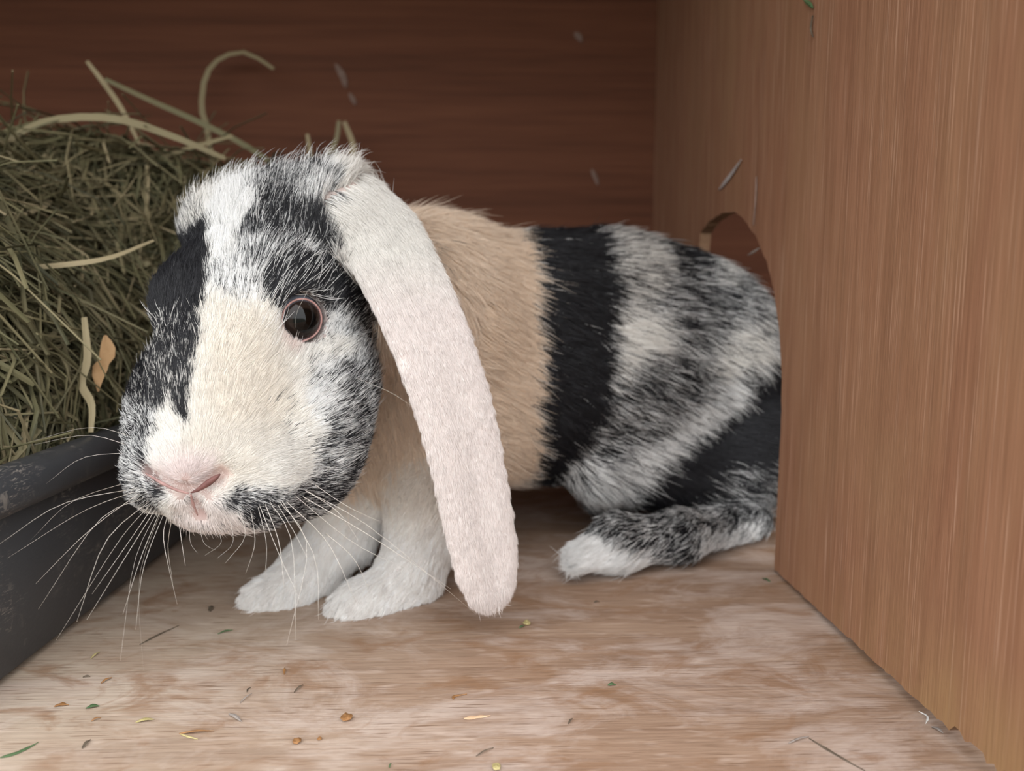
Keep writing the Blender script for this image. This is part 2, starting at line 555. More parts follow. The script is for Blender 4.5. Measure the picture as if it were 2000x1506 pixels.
def sdf(Q):
    t, fo, hi, he, e1, e2 = sd_groups(Q)
    d = smin(t, fo, .012)
    d = smin(d, hi, .008)
    d = smin(d, he, .014)
    # ears blend only at their roots
    k = np.clip(.016 - .35 * np.linalg.norm(Q - EAR[1], axis=1), .0006, .012)
    d = np.where(k > .0007, smin(d, e1, k), np.minimum(d, e1))
    k = np.clip(.010 - .06 * np.linalg.norm(Q - EAR2[1], axis=1), .0006, .01)
    d = np.where(k > .0007, smin(d, e2, k), np.minimum(d, e2))
    return np.maximum(d, .0004 - Q[:, 2])             # soles rest on the boards


def surface_nets(V, o, s):
    ins = V < 0
    nx, ny, nz = V.shape
    c = sum(ins[i:nx - 1 + i, j:ny - 1 + j, k:nz - 1 + k].astype(np.int8) for i in (0, 1) for j in (0, 1) for k in (0, 1))
    cells = np.argwhere((c > 0) & (c < 8))
    acc = np.zeros((len(cells), 3)); cnt = np.zeros(len(cells))
    cs = [(i, j, k) for i in (0, 1) for j in (0, 1) for k in (0, 1)]
    for a in cs:
        for b in cs:
            if a < b and sum(x != y for x, y in zip(a, b)) == 1:
                A, B = np.array(a), np.array(b)
                va = V[tuple((cells + A).T)]; vb = V[tuple((cells + B).T)]
                m = (va < 0) != (vb < 0)
                t = np.where(m, va / np.where(m, va - vb, 1), 0)
                acc += m[:, None] * (A + t[:, None] * (B - A)); cnt += m
    pts = o + s * (cells + acc / cnt[:, None])
    idx = -np.ones((nx - 1, ny - 1, nz - 1), np.int64); idx[tuple(cells.T)] = np.arange(len(cells))
    F = []
    for ax in range(3):
        sl0 = [slice(None)] * 3; sl1 = [slice(None)] * 3
        sl0[ax] = slice(0, -1); sl1[ax] = slice(1, None)
        ch = np.argwhere(ins[tuple(sl0)] != ins[tuple(sl1)])
        o1, o2 = [(1, 2), (2, 0), (0, 1)][ax]
        ch = ch[(ch[:, o1] > 0) & (ch[:, o2] > 0) & (ch[:, o1] < V.shape[o1] - 1) & (ch[:, o2] < V.shape[o2] - 1)]
        e1 = np.zeros(3, int); e1[o1] = 1; e2 = np.zeros(3, int); e2[o2] = 1
        q = np.stack([idx[tuple((ch - e1 - e2).T)], idx[tuple((ch - e2).T)], idx[tuple(ch.T)], idx[tuple((ch - e1).T)]], 1)
        flip = ~ins[tuple(ch.T)]
        q[flip] = q[flip][:, ::-1]
        F.append(q)
    return pts, np.vstack(F)


def build_surface():
    lo = np.array([-.150, .188, -.004]); hi = np.array([.190, .490, .186])
    cs, ratio = .0052, 4
    n = np.ceil((hi - lo) / cs).astype(int) + 1
    g = np.stack(np.meshgrid(*[lo[i] + cs * np.arange(n[i]) for i in range(3)], indexing='ij'), -1).reshape(-1, 3)
    co = sdf(g).reshape(n)
    fs = cs / ratio
    m = (n - 1) * ratio + 1
    V = np.full(m, 1.0, np.float32)
    # linear upsampling of the coarse field, exact values near the surface
    up = co
    for ax in range(3):
        k = np.arange(m[ax]) / ratio; i = np.minimum(k.astype(int), n[ax] - 2); t = k - i
        sh = [1, 1, 1]; sh[ax] = -1; t = t.reshape(sh)
        up = np.take(up, i, ax) * (1 - t) + np.take(up, i + 1, ax) * t
    V = up.astype(np.float64)
    near = np.argwhere(np.abs(V) < .0065)
    V[tuple(near.T)] = sdf(lo + fs * near)
    pts, F = surface_nets(V, lo, fs)
    # relax the grid stairs
    for it in range(3):
        acc = np.zeros_like(pts); cnt = np.zeros(len(pts))
        for a, b in ((0, 1), (1, 2), (2, 3), (3, 0)):
            np.add.at(acc, F[:, a], pts[F[:, b]]); np.add.at(acc, F[:, b], pts[F[:, a]])
            np.add.at(cnt, F[:, a], 1); np.add.at(cnt, F[:, b], 1)
        pts = pts + .45 * (acc / cnt[:, None] - pts)
    thin = np.argmin(np.stack(sd_groups(pts), 1), 1) >= 4            # the leaf edges need more
    for it in range(9):
        acc = np.zeros_like(pts); cnt = np.zeros(len(pts))
        for a, b in ((0, 1), (1, 2), (2, 3), (3, 0)):
            np.add.at(acc, F[:, a], pts[F[:, b]]); np.add.at(acc, F[:, b], pts[F[:, a]])
            np.add.at(cnt, F[:, a], 1); np.add.at(cnt, F[:, b], 1)
        pts = np.where(thin[:, None], pts + .5 * (acc / cnt[:, None] - pts), pts)
    pts[:, 2] = np.maximum(pts[:, 2], .0004)
    return pts, F


SK, SF = build_surface()
fn = np.cross(SK[SF[:, 2]] - SK[SF[:, 0]], SK[SF[:, 3]] - SK[SF[:, 1]])
SN = np.zeros_like(SK)
for k_ in range(4): np.add.at(SN, SF[:, k_], fn)
SN /= np.linalg.norm(SN, axis=1)[:, None] + 1e-12
if (SN * (SK - SK.mean(0))).sum(1).mean() < 0:
    SN = -SN; SF = SF[:, ::-1].copy(); fn = -fn
REG = np.argmin(np.stack(sd_groups(SK), 1), 1)        # 0 trunk 1 fore 2 hind foot 3 head 4 near ear 5 far ear

# ------------------------------------------------------------------ coat markings (share of black hairs, ground colour) per skin vertex
WHITE = np.array((.86, .855, .84)); CREAM = np.array((.85, .705, .565)); PALE = np.array((.87, .845, .80))
PINK = np.array((.78, .52, .48)); EARC = np.array((.88, .815, .785))


def poly_sd(u, v, pts):
    p = np.asarray(pts, float)
    d2 = np.full(len(u), 1e18); s = np.zeros(len(u), bool)
    for i in range(len(p)):
        a, b = p[i - 1], p[i]
        e = b - a; w0, w1 = u - a[0], v - a[1]
        t = np.clip((w0 * e[0] + w1 * e[1]) / (e @ e + 1e-9), 0, 1)
        d2 = np.minimum(d2, (w0 - e[0] * t) ** 2 + (w1 - e[1] * t) ** 2)
        c = ((a[1] > v) != (b[1] > v)) & (u < (b[0] - a[0]) * (v - a[1]) / (b[1] - a[1] + 1e-12) + a[0])
        s ^= c
    return np.where(s, -1, 1) * np.sqrt(d2)


# (regions, outline, share of black hairs or None, ground colour or None, soft edge)
COAT = [
    # head: cream blaze tint, white crown stripe
    ({3}, [(430, 570), (520, 600), (560, 700), (600, 800), (520, 850), (430, 860), (390, 780), (390, 680)], None, PALE * (1.0, .965, .915), 50),
    ({3}, [(380, 820), (520, 830), (520, 930), (440, 960), (420, 900), (330, 880)], None, PALE * (.95, .93, .90), 30),
    ({3}, [(300, 810), (350, 810), (355, 860), (310, 880), (290, 870)], None, PALE, 15),
    ({3}, [(330, 870), (430, 880), (440, 940), (370, 980), (280, 925)], None, np.array((.82, .735, .715)), 26),
    # grey side of the face and crown
    ({3}, [(500, 320), (640, 330), (700, 400), (735, 520), (760, 640), (775, 760), (780, 860), (700, 950), (620, 1010), (560, 990), (600, 930), (640, 850),
           (600, 790), (610, 720), (700, 690), (640, 640), (560, 600), (530, 575), (505, 565), (440, 530), (455, 490), (478, 430)], .50, WHITE, 14),
    ({3}, [(400, 560), (410, 500), (450, 490), (530, 570), (470, 590)], .24, WHITE, 22),
    ({3}, [(480, 455), (500, 385), (580, 370), (650, 420), (700, 500), (660, 520), (590, 450), (530, 470)], .82, None, 18),
    ({3}, [(518, 575), (515, 525), (560, 490), (650, 505), (705, 560), (715, 640), (650, 600), (600, 565), (545, 590)], .90, None, 14),
    ({3}, [(690, 480), (730, 560), (755, 680), (720, 660), (690, 580)], .75, None, 16),
    ({3}, [(560, 385), (620, 350), (700, 380), (690, 440), (640, 420)], .42, None, 16),
    ({3}, [(610, 640), (660, 600), (690, 650), (700, 700), (610, 730), (580, 700)], .20, None, 18),
    ({3}, [(640, 780), (700, 700), (770, 720), (780, 860), (690, 920), (620, 880)], .60, None, 30),
    ({3}, [(540, 760), (640, 740), (660, 800), (620, 850), (560, 880)], .10, None, 20),
    ({3}, [(430, 985), (470, 960), (560, 955), (620, 930), (700, 900), (690, 960), (600, 1030), (500, 1030), (440, 1005)], .70, WHITE, 12),
    ({3}, [(330, 985), (370, 970), (440, 985), (520, 1035), (480, 1070), (340, 1050)], .10, np.array((.80, .74, .71)), 14),
    # far ear root, crown stripe
    ({3, 5}, [(300, 500), (310, 400), (390, 330), (450, 330), (440, 390), (415, 450), (380, 480)], .42, WHITE, 14),
    ({3}, [(400, 372), (450, 350), (430, 420), (400, 445), (350, 470), (370, 420)], .15, PALE, 14),
    ({3}, [(440, 330), (505, 335), (490, 410), (455, 480), (425, 520), (408, 480), (420, 420)], .03, WHITE * 1.03, 8),
    # black mask over the far eye
    ({3}, [(412, 440), (405, 520), (408, 590), (388, 640), (200, 640), (200, 520), (300, 510), (350, 470)], .965, None, 7),
    ({3}, [(400, 600), (385, 680), (372, 760), (368, 815), (352, 800), (330, 770), (300, 800), (200, 800), (200, 600)], .82, None, 9),
    ({3}, [(200, 780), (300, 790), (292, 850), (280, 920), (320, 970), (300, 1000), (200, 960)], .52, WHITE, 12),
    # trunk: black saddle, marbled flank
    ({0, 2}, [(940, 380), (1800, 380), (1800, 1300), (960, 1300), (1000, 1000), (1045, 900), (1055, 700), (1058, 560), (1035, 480)], .55, WHITE * .97, 12),
    ({0}, [(930, 395), (1130, 395), (1180, 460), (1205, 560), (1200, 700), (1180, 800), (1110, 890), (1060, 965), (1000, 1060), (1015, 970), (1047, 900), (1055, 700), (1058, 560), (1035, 480)], .955, None, 16),
    ({0}, [(1140, 400), (1270, 450), (1300, 560), (1230, 620), (1200, 560), (1180, 470)], .34, PALE * .95, 20),
    ({0}, [(1200, 600), (1290, 620), (1300, 680), (1240, 720), (1195, 750)], .14, PALE, 22),
    ({0}, [(1280, 455), (1390, 490), (1385, 545), (1310, 540)], .88, None, 18),
    ({0}, [(1385, 500), (1430, 520), (1430, 570), (1395, 570)], .30, PALE * .9, 14),
    ({0}, [(1310, 560), (1440, 560), (1480, 640), (1400, 680), (1300, 690)], .68, None, 25),
    ({0}, [(1480, 620), (1420, 650), (1350, 740), (1400, 740), (1510, 700)], .25, PALE * .95, 20),
    ({0}, [(1200, 740), (1330, 690), (1370, 730), (1290, 830), (1170, 890)], .66, None, 22),
    ({0}, [(1070, 980), (1180, 930), (1300, 830), (1420, 745), (1450, 770), (1330, 870), (1220, 970), (1120, 1030)], .16, WHITE * .97, 18),
    ({0}, [(1600, 660), (1525, 690), (1440, 785), (1330, 885), (1230, 975), (1150, 1020), (1300, 1030), (1600, 1000)], .975, None, 12),
    ({0}, [(1330, 990), (1400, 920), (1520, 900), (1530, 970), (1430, 1010)], .72, None, 20),
    ({2}, [(1180, 960), (1600, 900), (1600, 1120), (1330, 1090), (1250, 1060), (1160, 1020)], .66, WHITE * .9, 14),
    ({2}, [(1050, 1060), (1160, 1035), (1230, 1055), (1300, 1080), (1290, 1140), (1050, 1140)], .05, WHITE, 10),
    ({2}, [(1380, 1040), (1500, 1000), (1500, 1050), (1380, 1080)], .25, WHITE * .95, 10),
]


def coat():
    lie = np.zeros_like(SK)                           # markings show where the hair tips lie
    lie[REG == 0] = unit(-BH + np.array([0, 0, -.55])) * .0085
    lie[REG == 3] = unit_rows(SK[REG == 3] - NOSE) * .0035
    lie -= (lie * SN).sum(1)[:, None] * SN
    u, v = proj(SK + lie)
    wob = np.stack([vnoise(SK, 170, 3), vnoise(SK, 170, 4)], 1) * 7 + np.stack([vnoise(SK, 420, 5), vnoise(SK, 420, 6)], 1) * 5
    u = u + wob[:, 0]; v = v + wob[:, 1]
    fr = np.zeros(len(SK)); base = np.tile(PALE, (len(SK), 1))
    tr = REG == 0
    base[tr] = CREAM
    leg = REG == 1
    t = np.clip((.055 - SK[leg, 2]) / .03, 0, 1)[:, None]
    base[leg] = (CREAM * .5 + PALE * .5) * (1 - t) + np.array((.93, .90, .865)) * t
    low = tr & (SK[:, 0] < .02)
    t = np.clip((.05 - SK[low, 2]) / .03, 0, 1)[:, None]
    base[low] = CREAM * (1 - t * .6) + WHITE * t * .6
    base[REG == 2] = WHITE
    ear = REG >= 4
    base[ear] = EARC
    t = np.clip((SK[ear, 2] - .118) / .02, 0, 1)[:, None]
    base[ear] = EARC * (1 - t) + PALE * .97 * t
    for reg, pts, f, col, soft in COAT:
        m = np.isin(REG, list(reg))
        if not m.any(): continue
        sd = poly_sd(u[m], v[m], pts)
        a = np.clip(.5 - sd / (2 * soft), 0, 1); a = a * a * (3 - 2 * a)
        if f is not None: fr[m] += (f - fr[m]) * a
        if col is not None: base[m] += (col - base[m]) * a[:, None]
    # grey hairs run into the near ear root and the scruff
    d = np.linalg.norm(SK - P(690, 440, .27), axis=1)
    m = REG == 4
    fr[m] = np.clip(.55 - (d[m] / .016), 0, .5)
    m = REG == 0
    fr[m] = np.maximum(fr[m], .30 * np.exp(-(((u[m] - 870 - (v[m] - 560) * .35) / 34) ** 2 + ((v[m] - 540) / 80) ** 2) * 1.2))
    # marbling only where hairs are mixed
    mixd = 4 * fr * (1 - fr)
    mar = vnoise(SK, 260, 8) * .6 + vnoise(SK, 620, 9) * .5
    fr = np.clip(fr + mixd * mar * .40, 0, 1)
    # bare pink skin: nostrils, lip cleft, eyelids
    pk = np.zeros(len(SK))
    for p, q, ra, rb in SLITS:
        pk = np.maximum(pk, .45 * np.clip(1 - (cone(SK, p, q, ra, rb) - .0002) / .0022, 0, 1))
    for c, nn in ((EYE_C, EYE_N), (EYE2_C, EYE2_N)):
        x = SK - c; ax_ = x @ nn; ra_ = np.linalg.norm(x - ax_[:, None] * nn, axis=1)
        pk = np.maximum(pk, np.clip(1 - (ra_ - LID_R) / .0014, 0, 1) * (ax_ > 0))
    pk = np.maximum(pk, .9 * np.clip(1 - np.linalg.norm(SK - TEAR, axis=1) / .0055, 0, 1))
    return fr, base, pk


TEAR = head_hit(CAMP, unit(ray(563, 678)), .19, .30)
FR, BASE, PK = coat()
BLACK = np.array((.016, .016, .019))


def skin_material():
    m, n, l, b = new_mat('skin_under_fur')
    a = n.new('ShaderNodeAttribute'); a.attribute_name = 'coat'
    l.new(a.outputs['Color'], b.inputs['Base Color'])
    b.inputs['Roughness'].default_value = .9
    b.inputs['Specular IOR Level'].default_value = .1
    return m


def fur_material():
    m, n, l, b = new_mat('fur')
    a = n.new('ShaderNodeAttribute'); a.attribute_name = 'coat'
    out = n['Material Output']
    di = n.new('ShaderNodeBsdfDiffuse'); tr = n.new('ShaderNodeBsdfTranslucent'); gl = n.new('ShaderNodeBsdfGlossy')
    gl.inputs['Roughness'].default_value = .42
    gl.inputs['Color'].default_value = (1, 1, 1, 1)
    l.new(a.outputs['Color'], di.inputs['Color']); l.new(a.outputs['Color'], tr.inputs['Color'])
    m1 = n.new('ShaderNodeMixShader'); m1.inputs[0].default_value = .38
    l.new(di.outputs[0], m1.inputs[1]); l.new(tr.outputs[0], m1.inputs[2])
    m2 = n.new('ShaderNodeMixShader'); m2.inputs[0].default_value = .025
    l.new(m1.outputs[0], m2.inputs[1]); l.new(gl.outputs[0], m2.inputs[2])
    l.new(m2.outputs[0], out.inputs['Surface'])
    return m


rabbit = bpy.data.objects.new('lop_rabbit', None)
COL.objects.link(rabbit)
rabbit.location = (.03, .35, 0)
tag(rabbit, 'black, white and cream lop-eared rabbit crouching beside the tray, rump in the hole', 'rabbit')
RINV = Matrix.Translation((-.03, -.35, 0))


def child(o, parent=None):
    o.parent = parent or rabbit
    o.matrix_parent_inverse = RINV
    return o


body = child(mesh_obj('body', SK, SF, skin_material()))
ca = body.data.color_attributes.new('coat', 'FLOAT_COLOR', 'POINT')
vc = BASE * (.52, .44, .42) * (1 - FR[:, None]) + BLACK * FR[:, None]
vc = vc * (1 - PK[:, None]) + PINK * (.45, .32, .31) * PK[:, None]
ca.data.foreach_set('color', np.c_[vc, np.ones(len(vc))].astype(np.float32).ravel())


def grow_fur():
    tri = np.vstack([SF[:, [0, 1, 2]], SF[:, [0, 2, 3]]])
    ar = np.linalg.norm(np.cross(SK[tri[:, 1]] - SK[tri[:, 0]], SK[tri[:, 2]] - SK[tri[:, 0]]), axis=1) / 2
    tc = SK[tri].mean(1); tn = SN[tri].mean(1)
    tocam = unit_rows(CAMP - tc)
    face = (tn * tocam).sum(1)
    reg = REG[tri[:, 0]]
    dens = np.array([850, 850, 900, 2500, 2000, 350])[reg] * 1e4 * FUR_DENSITY
    dens *= np.where((reg == 3) & (np.linalg.norm(tc - NOSE, axis=1) < .022), 1.7, 1)
    dens *= np.where(face > -.2, 1, .10)
    dens *= np.clip(1 - np.clip(PK[tri].mean(1) - .45, 0, 1) * 2.2, 0, 1)
    dens[tc[:, 2] < .0012] = 0
    cnt = rng.poisson(ar * dens)
    ti = np.repeat(np.arange(len(tri)), cnt)
    N = len(ti)
    r1 = np.sqrt(rng.random(N)); r2 = rng.random(N)
    w = np.stack([1 - r1, r1 * (1 - r2), r1 * r2], 1)
    T = tri[ti]
    mixv = lambda A: (A[T] * (w[:, :, None] if A.ndim == 2 else w)).sum(1)
    p = mixv(SK); nrm = unit_rows(mixv(SN)); fr = mixv(FR); base = mixv(BASE); pk = mixv(PK)
    rg = REG[T[:, 0]]
    # lie of the coat
    flow = np.empty((N, 3))
    flow[:] = -BH * 1.0 + np.array([0, 0, -.55])
    m = rg == 3
    flow[m] = unit_rows(p[m] - (NOSE + HF * .004)) + HU * .05 + np.array([.1, 0, -.9]) * np.clip((.064 - p[m][:, 2:3]) / .006, 0, 1) * (np.linalg.norm(p[m] - NOSE, axis=1) < .022)[:, None]
    m = (rg == 0) & (p[:, 0] < -.01) & (p[:, 1] < .33)
    flow[m] = np.array([.25, .05, -1.0])
    m = rg == 1
    flow[m] = np.array([-.38, -.28, -.75])
    m = rg == 2
    flow[m] = unit((-.85, -.45, -.35))
    for r_, C in ((4, EAR), (5, EAR2)):
        m = rg == r_
        dd = ((p[m][:, None, :] - C[None, ::2]) ** 2).sum(2)
        i = np.minimum(dd.argmin(1) * 2, len(C) - 3)
        flow[m] = unit_rows(C[i + 2] - C[i])
    big = np.stack([vnoise(p, 110, s_) for s_ in (21, 22, 23)], 1)
    med = np.stack([vnoise(p, 420, s_) for s_ in (31, 32, 33)], 1)
    soft_ = np.where(rg >= 4, .25, 1.0)[:, None]
    flow += (big * .22 + med * .20) * soft_ + rng.normal(0, .10, (N, 3))
    flow -= (flow * nrm).sum(1)[:, None] * nrm
    flow = unit_rows(flow)
    # lengths
    L = np.array([.0155, .0066, .0080, .0066, .0032, .005])[rg]
    m = rg == 3
    dn = np.linalg.norm(p - NOSE, axis=1)
    L = np.where(m, np.interp(dn, [0, .012, .03, .07, .11, .14], [.0026, .0034, .0048, .0068, .0095, .011]), L)
    m = rg == 4
    de = np.linalg.norm(p - EAR[0], axis=1)
    L = np.where(m, np.interp(de, [0, .015, .03, .06], [.0095, .0085, .0060, .0044]), L)
    for c in (EYE_C, EYE2_C):
        L *= np.clip((np.linalg.norm(p - c, axis=1) - EYE_R * .85) / .009, .16, 1)
    m = (rg == 3) & (dn < .02)
    ds = np.min([cone(p[m], *q) for q in SLITS], 0)
    L[m] *= np.clip(ds / .0030, .42, 1)
    L *= rng.uniform(.7, 1.15, N)
    long = rng.random(N) < .02
    L[long & (rg != 4)] *= 1.45
    # long pale brow hairs over the near eye
    de_ = p - EYE_C
    brow = (rg == 3) & (np.linalg.norm(de_, axis=1) < .019) & (de_ @ HU > .0045) & (rng.random(N) < .012)
    L[brow] = rng.uniform(.008, .014, brow.sum())
    lift = np.array([.50, .42, .35, .46, .34, .4])[rg] + rng.normal(0, .11, N)
    # crown hairs stand up
    top = (rg == 3) & (nrm[:, 2] > .45) & (dn > .085)
    lift[top] += .35
    tall = top & (rng.random(N) < .012)
    L[tall] = rng.uniform(.014, .021, tall.sum()); lift[tall] += .25
    s = np.linspace(0, 1, 4)
    pts = p[:, None, :] - nrm[:, None, :] * .0004 + L[:, None, None] * (
        flow[:, None, :] * (np.cos(lift)[:, None] * s + .10 * s ** 2)[:, :, None]
        + nrm[:, None, :] * (np.sin(lift)[:, None] * s - (.55 * np.sin(lift))[:, None] * s ** 2)[:, :, None])
    pts += (med[:, None, :] * .10 * soft_[:, None, :] + rng.normal(0, .05, (N, 1, 3))) * (L[:, None] * s ** 2)[:, :, None]
    pts[:, :, 2] = np.maximum(pts[:, :, 2], .0003)
    # locks: neighbouring hairs close up towards their tips
    size = np.array([.0030, .0026, .0026, .0015, .0016, .002])[rg]
    cell = np.floor(p / size[:, None] + rng.normal(0, .22, (N, 3))).astype(np.int64)
    key = (cell[:, 0] * 73856093) ^ (cell[:, 1] * 19349663) ^ (cell[:, 2] * 83492791) ^ rg
    _, inv = np.unique(key, return_inverse=True)
    num = np.bincount(inv); tip = np.stack([np.bincount(inv, pts[:, -1, k]) / num for k in range(3)], 1)
    lock = rng.normal(0, 1, (len(num), 3))
    goal = tip[inv] + lock[inv] * (L * .10)[:, None] - pts[:, -1]
    far = np.linalg.norm(goal, axis=1) > size * 1.6
    goal[far] = 0
    pts += (np.array([.62, .55, .55, .60, .18, .5])[rg] * np.clip((L - .003) / .003, 0, 1) ** np.where(rg == 4, 0, 1))[:, None, None] * goal[:, None, :] * (s ** 1.6)[None, :, None]
    pts[:, :, 2] = np.maximum(pts[:, :, 2], .0003)
    shade = rng.uniform(.93, 1.04, len(num))[inv]
    # colours
    blk = rng.random(N) * .88 + rng.random(len(num))[inv] * .12 < np.clip(fr * 1.04 - .02, 0, 1)
    c = np.minimum(base * (rng.uniform(.88, 1.09, N) * shade)[:, None], .93)
    c = np.where(blk[:, None], BLACK * rng.uniform(.5, 1.8, (N, 1)), c)
    c[brow] = WHITE * .95
    c = c * (1 - pk[:, None] * .6) + PINK * pk[:, None] * .6
    hc = bpy.data.hair_curves.new('fur')
    hc.add_curves([4] * N)
    hc.attributes['position'].data.foreach_set('vector', pts.astype(np.float32).ravel())
    rad = np.array([.00011, .000105, .000105, .00006, .000063, .0001])[rg]
    prof = np.array([1.0, 1.0, .8, .12])
    ra = hc.attributes.get('radius') or hc.attributes.new('radius', 'FLOAT', 'POINT')
    ra.data.foreach_set('value', (rad[:, None] * prof).astype(np.float32).ravel())
    at = hc.attributes.new('coat', 'FLOAT_COLOR', 'CURVE')
    at.data.foreach_set('color', np.c_[c, np.ones(N)].astype(np.float32).ravel())
    o = bpy.data.objects.new('fur', hc)
    COL.objects.link(o)
    hc.materials.append(fur_material())
    child(o)
    tag(o, kind='stuff')
    S['fur_strands'] = N


FUR_DENSITY = 1.0
grow_fur()


# eyes
def eye_material():
    m, n, l, b = new_mat('rabbit_eye')
    tc = n.new('ShaderNodeTexCoord'); sp = n.new('ShaderNodeSeparateXYZ'); l.new(tc.outputs['Object'], sp.inputs[0])
    dv = n.new('ShaderNodeMath'); dv.operation = 'DIVIDE'; dv.inputs[1].default_value = EYE_R; l.new(sp.outputs['Z'], dv.inputs[0])
    c = ramp(n, l, dv.outputs[0], [(.30, (.25, .26, .30)), (.44, (.16, .17, .20)), (.62, (.14, .15, .18)), (.70, (.020, .013, .011)), (.88, (.014, .009, .007)), (.93, (.001, .001, .001))])
    l.new(c, b.inputs['Base Color'])
    b.inputs['Roughness'].default_value = .04
    b.inputs['Specular IOR Level'].default_value = .25
    return m


M_eye = eye_material()
M_lid = plain_mat('eyelid_skin', (.28, .145, .13), (.48, .29, .265), 500, .5)


def build_eye(c, nrm, down):
    """ball looking along local +Z, with a raised pink lid ring that opens to a tear corner"""
    zl = unit(nrm); yl = unit(-np.asarray(down) - (-np.asarray(down) @ zl) * zl); xl = np.cross(yl, zl)
    M = Matrix(((xl[0], yl[0], zl[0], c[0]), (xl[1], yl[1], zl[1], c[1]), (xl[2], yl[2], zl[2], c[2]), (0, 0, 0, 1)))
    V, F = [], []
    nu, nv = 32, 20
    for j in range(nv + 1):
        th = math.pi * j / nv
        for i in range(nu):
            ph = 2 * math.pi * i / nu
            rr = EYE_R * (1 + .05 * max(0, math.cos(th)) ** 6)         # slight corneal bulge
            V.append((rr * math.sin(th) * math.cos(ph), rr * math.sin(th) * math.sin(ph), rr * math.cos(th)))
    for j in range(nv):
        for i in range(nu):
            F.append((j * nu + i, (j + 1) * nu + i, (j + 1) * nu + (i + 1) % nu, j * nu + (i + 1) % nu))
    o = mesh_obj('eye', V, F, M_eye)
    o.matrix_world = M
    o.parent = rabbit; o.matrix_parent_inverse = RINV
    V, F = [], []
    n1, n2 = 48, 8
    for i in range(n1):
        ph = 2 * math.pi * i / n1
        corner = max(0.0, math.cos(ph - R(LID_CORNER))) ** 14            # opens to the tear corner
        rad = LID_R * (1.0 + .30 * corner)
        zz = math.sqrt((EYE_R + .0003) ** 2 - LID_R ** 2) - .0010 * corner
        tr = .00034 + .0006 * corner
        for k in range(n2):
            w = 2 * math.pi * k / n2
            q = rad + tr * 1.0 * math.cos(w)
            V.append((q * math.cos(ph), q * math.sin(ph), zz + tr * math.sin(w)))
    for i in range(n1):
        for k in range(n2):
            F.append((i * n2 + k, ((i + 1) % n1) * n2 + k, ((i + 1) % n1) * n2 + (k + 1) % n2, i * n2 + (k + 1) % n2))
    lid = mesh_obj('eyelid', V, F, M_lid)
    lid.parent = o
    lid['label'] = 'pink rim of the eyelid'
    o['label'] = 'dark shining eye'
    return o


LID_CORNER = 248
build_eye(EYE_C, EYE_N, (0, 0, -1))
build_eye(EYE2_C, EYE2_N, (0, 0, -1))

# nostrils and the cleft of the lip
def nose_slit(pts, radii, rise, mat, name):
    q = [head_hit(CAMP, unit(ray(u, v)), .17, .30) for u, v in pts]
    q = [p + head_nrm(p) * rise for p in q]
    c = curve_pts(q, 14)
    V, F = tube(c, np.interp(np.linspace(0, 1, 14), np.linspace(0, 1, len(radii)), radii), 8)
    return child(mesh_obj(name, V, F, mat))


M_nostril = plain_mat('nostril_skin', (.085, .034, .030), (.15, .065, .056), 400, .6)
M_cleft = plain_mat('lip_skin', (.22, .125, .112), (.33, .20, .18), 400, .6)
nose_slit([(373, 963), (388, 956), (406, 944), (420, 934), (430, 926)], [.0002, .0006, .0010, .0008, .0002], -.0001, M_nostril, 'nostril')['label'] = 'dark pink nostril slit'
nose_slit([(369, 964), (345, 957), (315, 943), (284, 924)], [.0003, .0004, .0005, .0002], .0000, M_cleft, 'nostril')
nose_slit([(373, 966), (377, 982), (386, 1006)], [.0003, .0004, .0002], .0001, M_cleft, 'lip_cleft')

